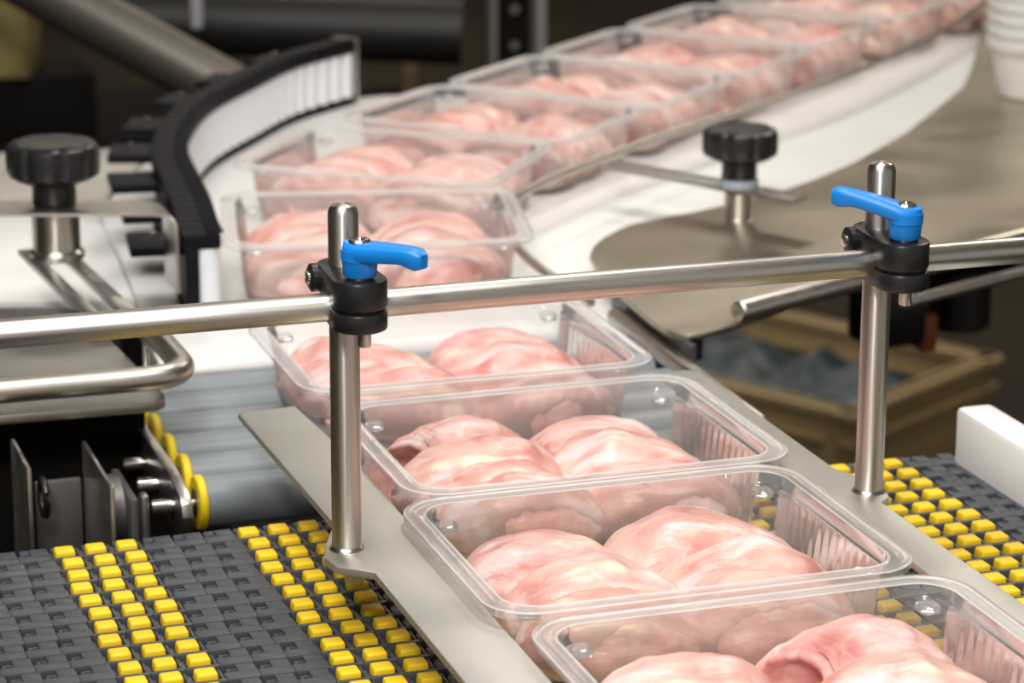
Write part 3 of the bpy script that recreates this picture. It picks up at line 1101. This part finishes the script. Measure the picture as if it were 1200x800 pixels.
# ------------------------------------------------------------------ chicken thighs
def thigh_mesh(seed, open_end=False, fold=True, fat=.5):
    rnd = random.Random(seed)
    so = Vector((seed * 3.7, seed * 1.3, seed * 2.1))
    A, B, C = .0490, .0300, .0232
    nu, nv = 60, 56
    bend = rnd.uniform(-.006, .006)
    taper = rnd.uniform(-.18, .18)
    v0 = rnd.uniform(.75, 1.2) if rnd.random() < .6 else rnd.uniform(1.9, 2.3)
    drift = rnd.uniform(-.5, .5)
    sec = []                                                   # (u, r, inner)
    if open_end:
        for k in range(9):
            s = k / 8
            sec.append((-.42 - .50 * s, .10 + .58 * s ** .7, 1 - .45 * s))
        sec.append((-.965, .76, .4))
        sec.append((-.955, .84, .25))
        for k in range(1, nu + 1):
            u = -.95 + 1.95 * k / nu
            r = max(.02, 1 - abs(u) ** 2.7) ** .5 if u > 0 else max(.0, 1 - .18 * abs(u) ** 2.2)
            sec.append((u, min(r, 1), 0))
    else:
        for k in range(nu + 1):
            a = PI * k / nu
            u = -math.cos(a)
            r = max(.0004, 1 - abs(u) ** 2.5) ** .52
            sec.append((u, r, 0))
    bm = bmesh.new()
    cl = bm.loops.layers.color.new('flesh')
    rings, cols = [], {}
    for (u, r, inn) in sec:
        ring = []
        for j in range(nv):
            v = 2 * PI * j / nv
            cv, sv = math.cos(v), math.sin(v)
            d = 1.0
            vv = v0 + drift * u
            dv = math.atan2(math.sin(v - vv), math.cos(v - vv))
            g = math.exp(-(dv / .14) ** 2) * max(0, 1 - abs(u) ** 4)
            lip = math.exp(-((dv - .30) / .22) ** 2) * max(0, 1 - abs(u) ** 4)
            if fold and not inn:
                d += -.10 * g + .05 * lip
            p = Vector((A * u, B * r * d * cv * (1 + taper * u), C * r * d * sv * (1 + .5 * taper * u)))
            n1 = noise.noise(p * 28 + so)
            n2 = noise.noise(p * 70 + so * 2)
            n3 = noise.noise(p * 190 + so)
            sc = 1 + .17 * n1 + .10 * n2 + .022 * n3 + .16 * noise.noise(p * 14 + so * 3)
            p.y *= sc
            p.z *= sc
            p.x *= 1 + .05 * noise.noise(Vector((cv * 1.2, sv * 1.2, seed)))
            if open_end and u < -.8 and not inn > .5:
                p.x += .006 * noise.noise(Vector((cv * 2, sv * 2, seed + 5)))
            if open_end and u < -.3:
                p.x += .017 * max(0, sv + .25) * min(1, (-.3 - u) / .6)
            p.y += bend * (u * u - .4)
            p.z -= .0065 * u * u
            if p.z < -.0165:
                p.z = -.0165 + (p.z + .0165) * .2
            vt = bm.verts.new(p)
            ring.append(vt)
            f_ = max(0, min(1, (lip - .3) * 1.6 * max(0, n2 + fat * .8))) if fold and not inn else 0
            red = inn * .95 + .35 * g * max(0, n1 + .3) + max(0, -n1 - .25) * 1.3
            cols[vt] = (max(0, min(1, red)), f_, 0, 1)
        rings.append(ring)
    for a, b in zip(rings, rings[1:]):
        for i in range(nv):
            bm.faces.new((a[i], a[(i + 1) % nv], b[(i + 1) % nv], b[i]))
    bm.faces.new(rings[0][::-1])
    bm.faces.new(rings[-1])
    for f in bm.faces:
        for lp in f.loops:
            lp[cl] = cols[lp.vert]
    me = mesh_of(bm)
    me.materials.append(CHICK)
    for p in me.polygons:
        p.use_smooth = True
    # a strip of cream fat along the fold
    strip = None
    if False:
        path, rad = [], []
        rg = rings
        for k in range(14):
            u = -.72 + 1.44 * k / 13
            vv = v0 + drift * u + .16
            idx = min(range(len(sec)), key=lambda q: abs(sec[q][0] - u) + (9 if sec[q][2] else 0))
            j = int(round(vv / (2 * PI) * nv)) % nv
            path.append(me.vertices[idx * nv + j].co.copy())
            rad.append(.0007 + .0009 * max(0, noise.noise(Vector((k * .6, seed, 1))) + .3))
        strip = tube(path, .001, 8, radii=rad)
        strip.materials.append(FATM)
    return me, strip


KINDS = [thigh_mesh(1, fat=.6), thigh_mesh(2, fat=.2), thigh_mesh(3, fat=.7), thigh_mesh(4, fat=.3), thigh_mesh(5, fat=.5), thigh_mesh(6, fat=.1), thigh_mesh(11, open_end=True, fat=.2)]
LOOK = ['pale pink chicken thigh', 'smooth pink chicken thigh', 'plump pink chicken thigh', 'rounded pink chicken thigh', 'folded pink chicken thigh', 'raw pink chicken thigh', 'chicken thigh with open red end']


def place(td, k, x, y, ang, sc, T, where, z=.0):
    me, strip = KINDS[k]
    ca, sa = abs(math.cos(math.radians(ang))), abs(math.sin(math.radians(ang)))
    ex, ey = math.hypot(.050 * ca, .031 * sa) * sc, math.hypot(.050 * sa, .026 * ca) * sc
    x = max(-.098 + ex, min(.098 - ex, x))
    y = max(-.0765 + ey, min(.0765 - ey, y))
    o = link('chicken_thigh', me)
    o.matrix_world = T @ Matrix.Translation((x, y, .0205 + z)) @ Matrix.Rotation(math.radians(ang), 4, 'Z') @ Matrix.Diagonal((sc, sc, sc, 1))
    tag(o, LOOK[k] + ', ' + where + ', in the ' + td, 'chicken thigh', 'chicken thighs in the trays')
    if strip:
        s_ = link('fat_strip', strip)
        s_.parent = o
    return o


rk = random.Random(3)
ROWN = ['at the back', 'in the middle', 'at the front', 'at the very front']
for i in range(len(TRAYS)):
    x, y, rz, td, th = TRAYS[i]
    tray(i)
    th = list(th) if th else None
    T = Matrix.Translation((x, y, 0)) @ Matrix.Rotation(rz, 4, 'Z')
    if th is None:
        th = []
        for cx in (-.048, .046):
            for r_, cy in enumerate((.050, .010, -.030, -.058)):
                th.append((cx + rk.uniform(-.005, .005), cy + rk.uniform(-.006, .006), rk.uniform(-18, 14), rk.uniform(.96, 1.1), rk.choice([0, 1, 2, 3, 4, 5])))
    seen = {0: 0, 1: 0}
    for (cx, cy, an, sc, k) in sorted(th, key=lambda q: -q[1]):
        sd = 0 if cx < 0 else 1
        lab = ('left' if sd == 0 else 'right') + ' column ' + ROWN[seen[sd]].replace('at the ', '').replace('in the ', '')
        flip = 180 if (k != 6 and (i + len(lab)) % 2) else 0
        place(td.split(',')[0], k, cx, cy, an + flip, sc, T, lab, .001 * (seen[sd] % 2))
        seen[sd] += 1
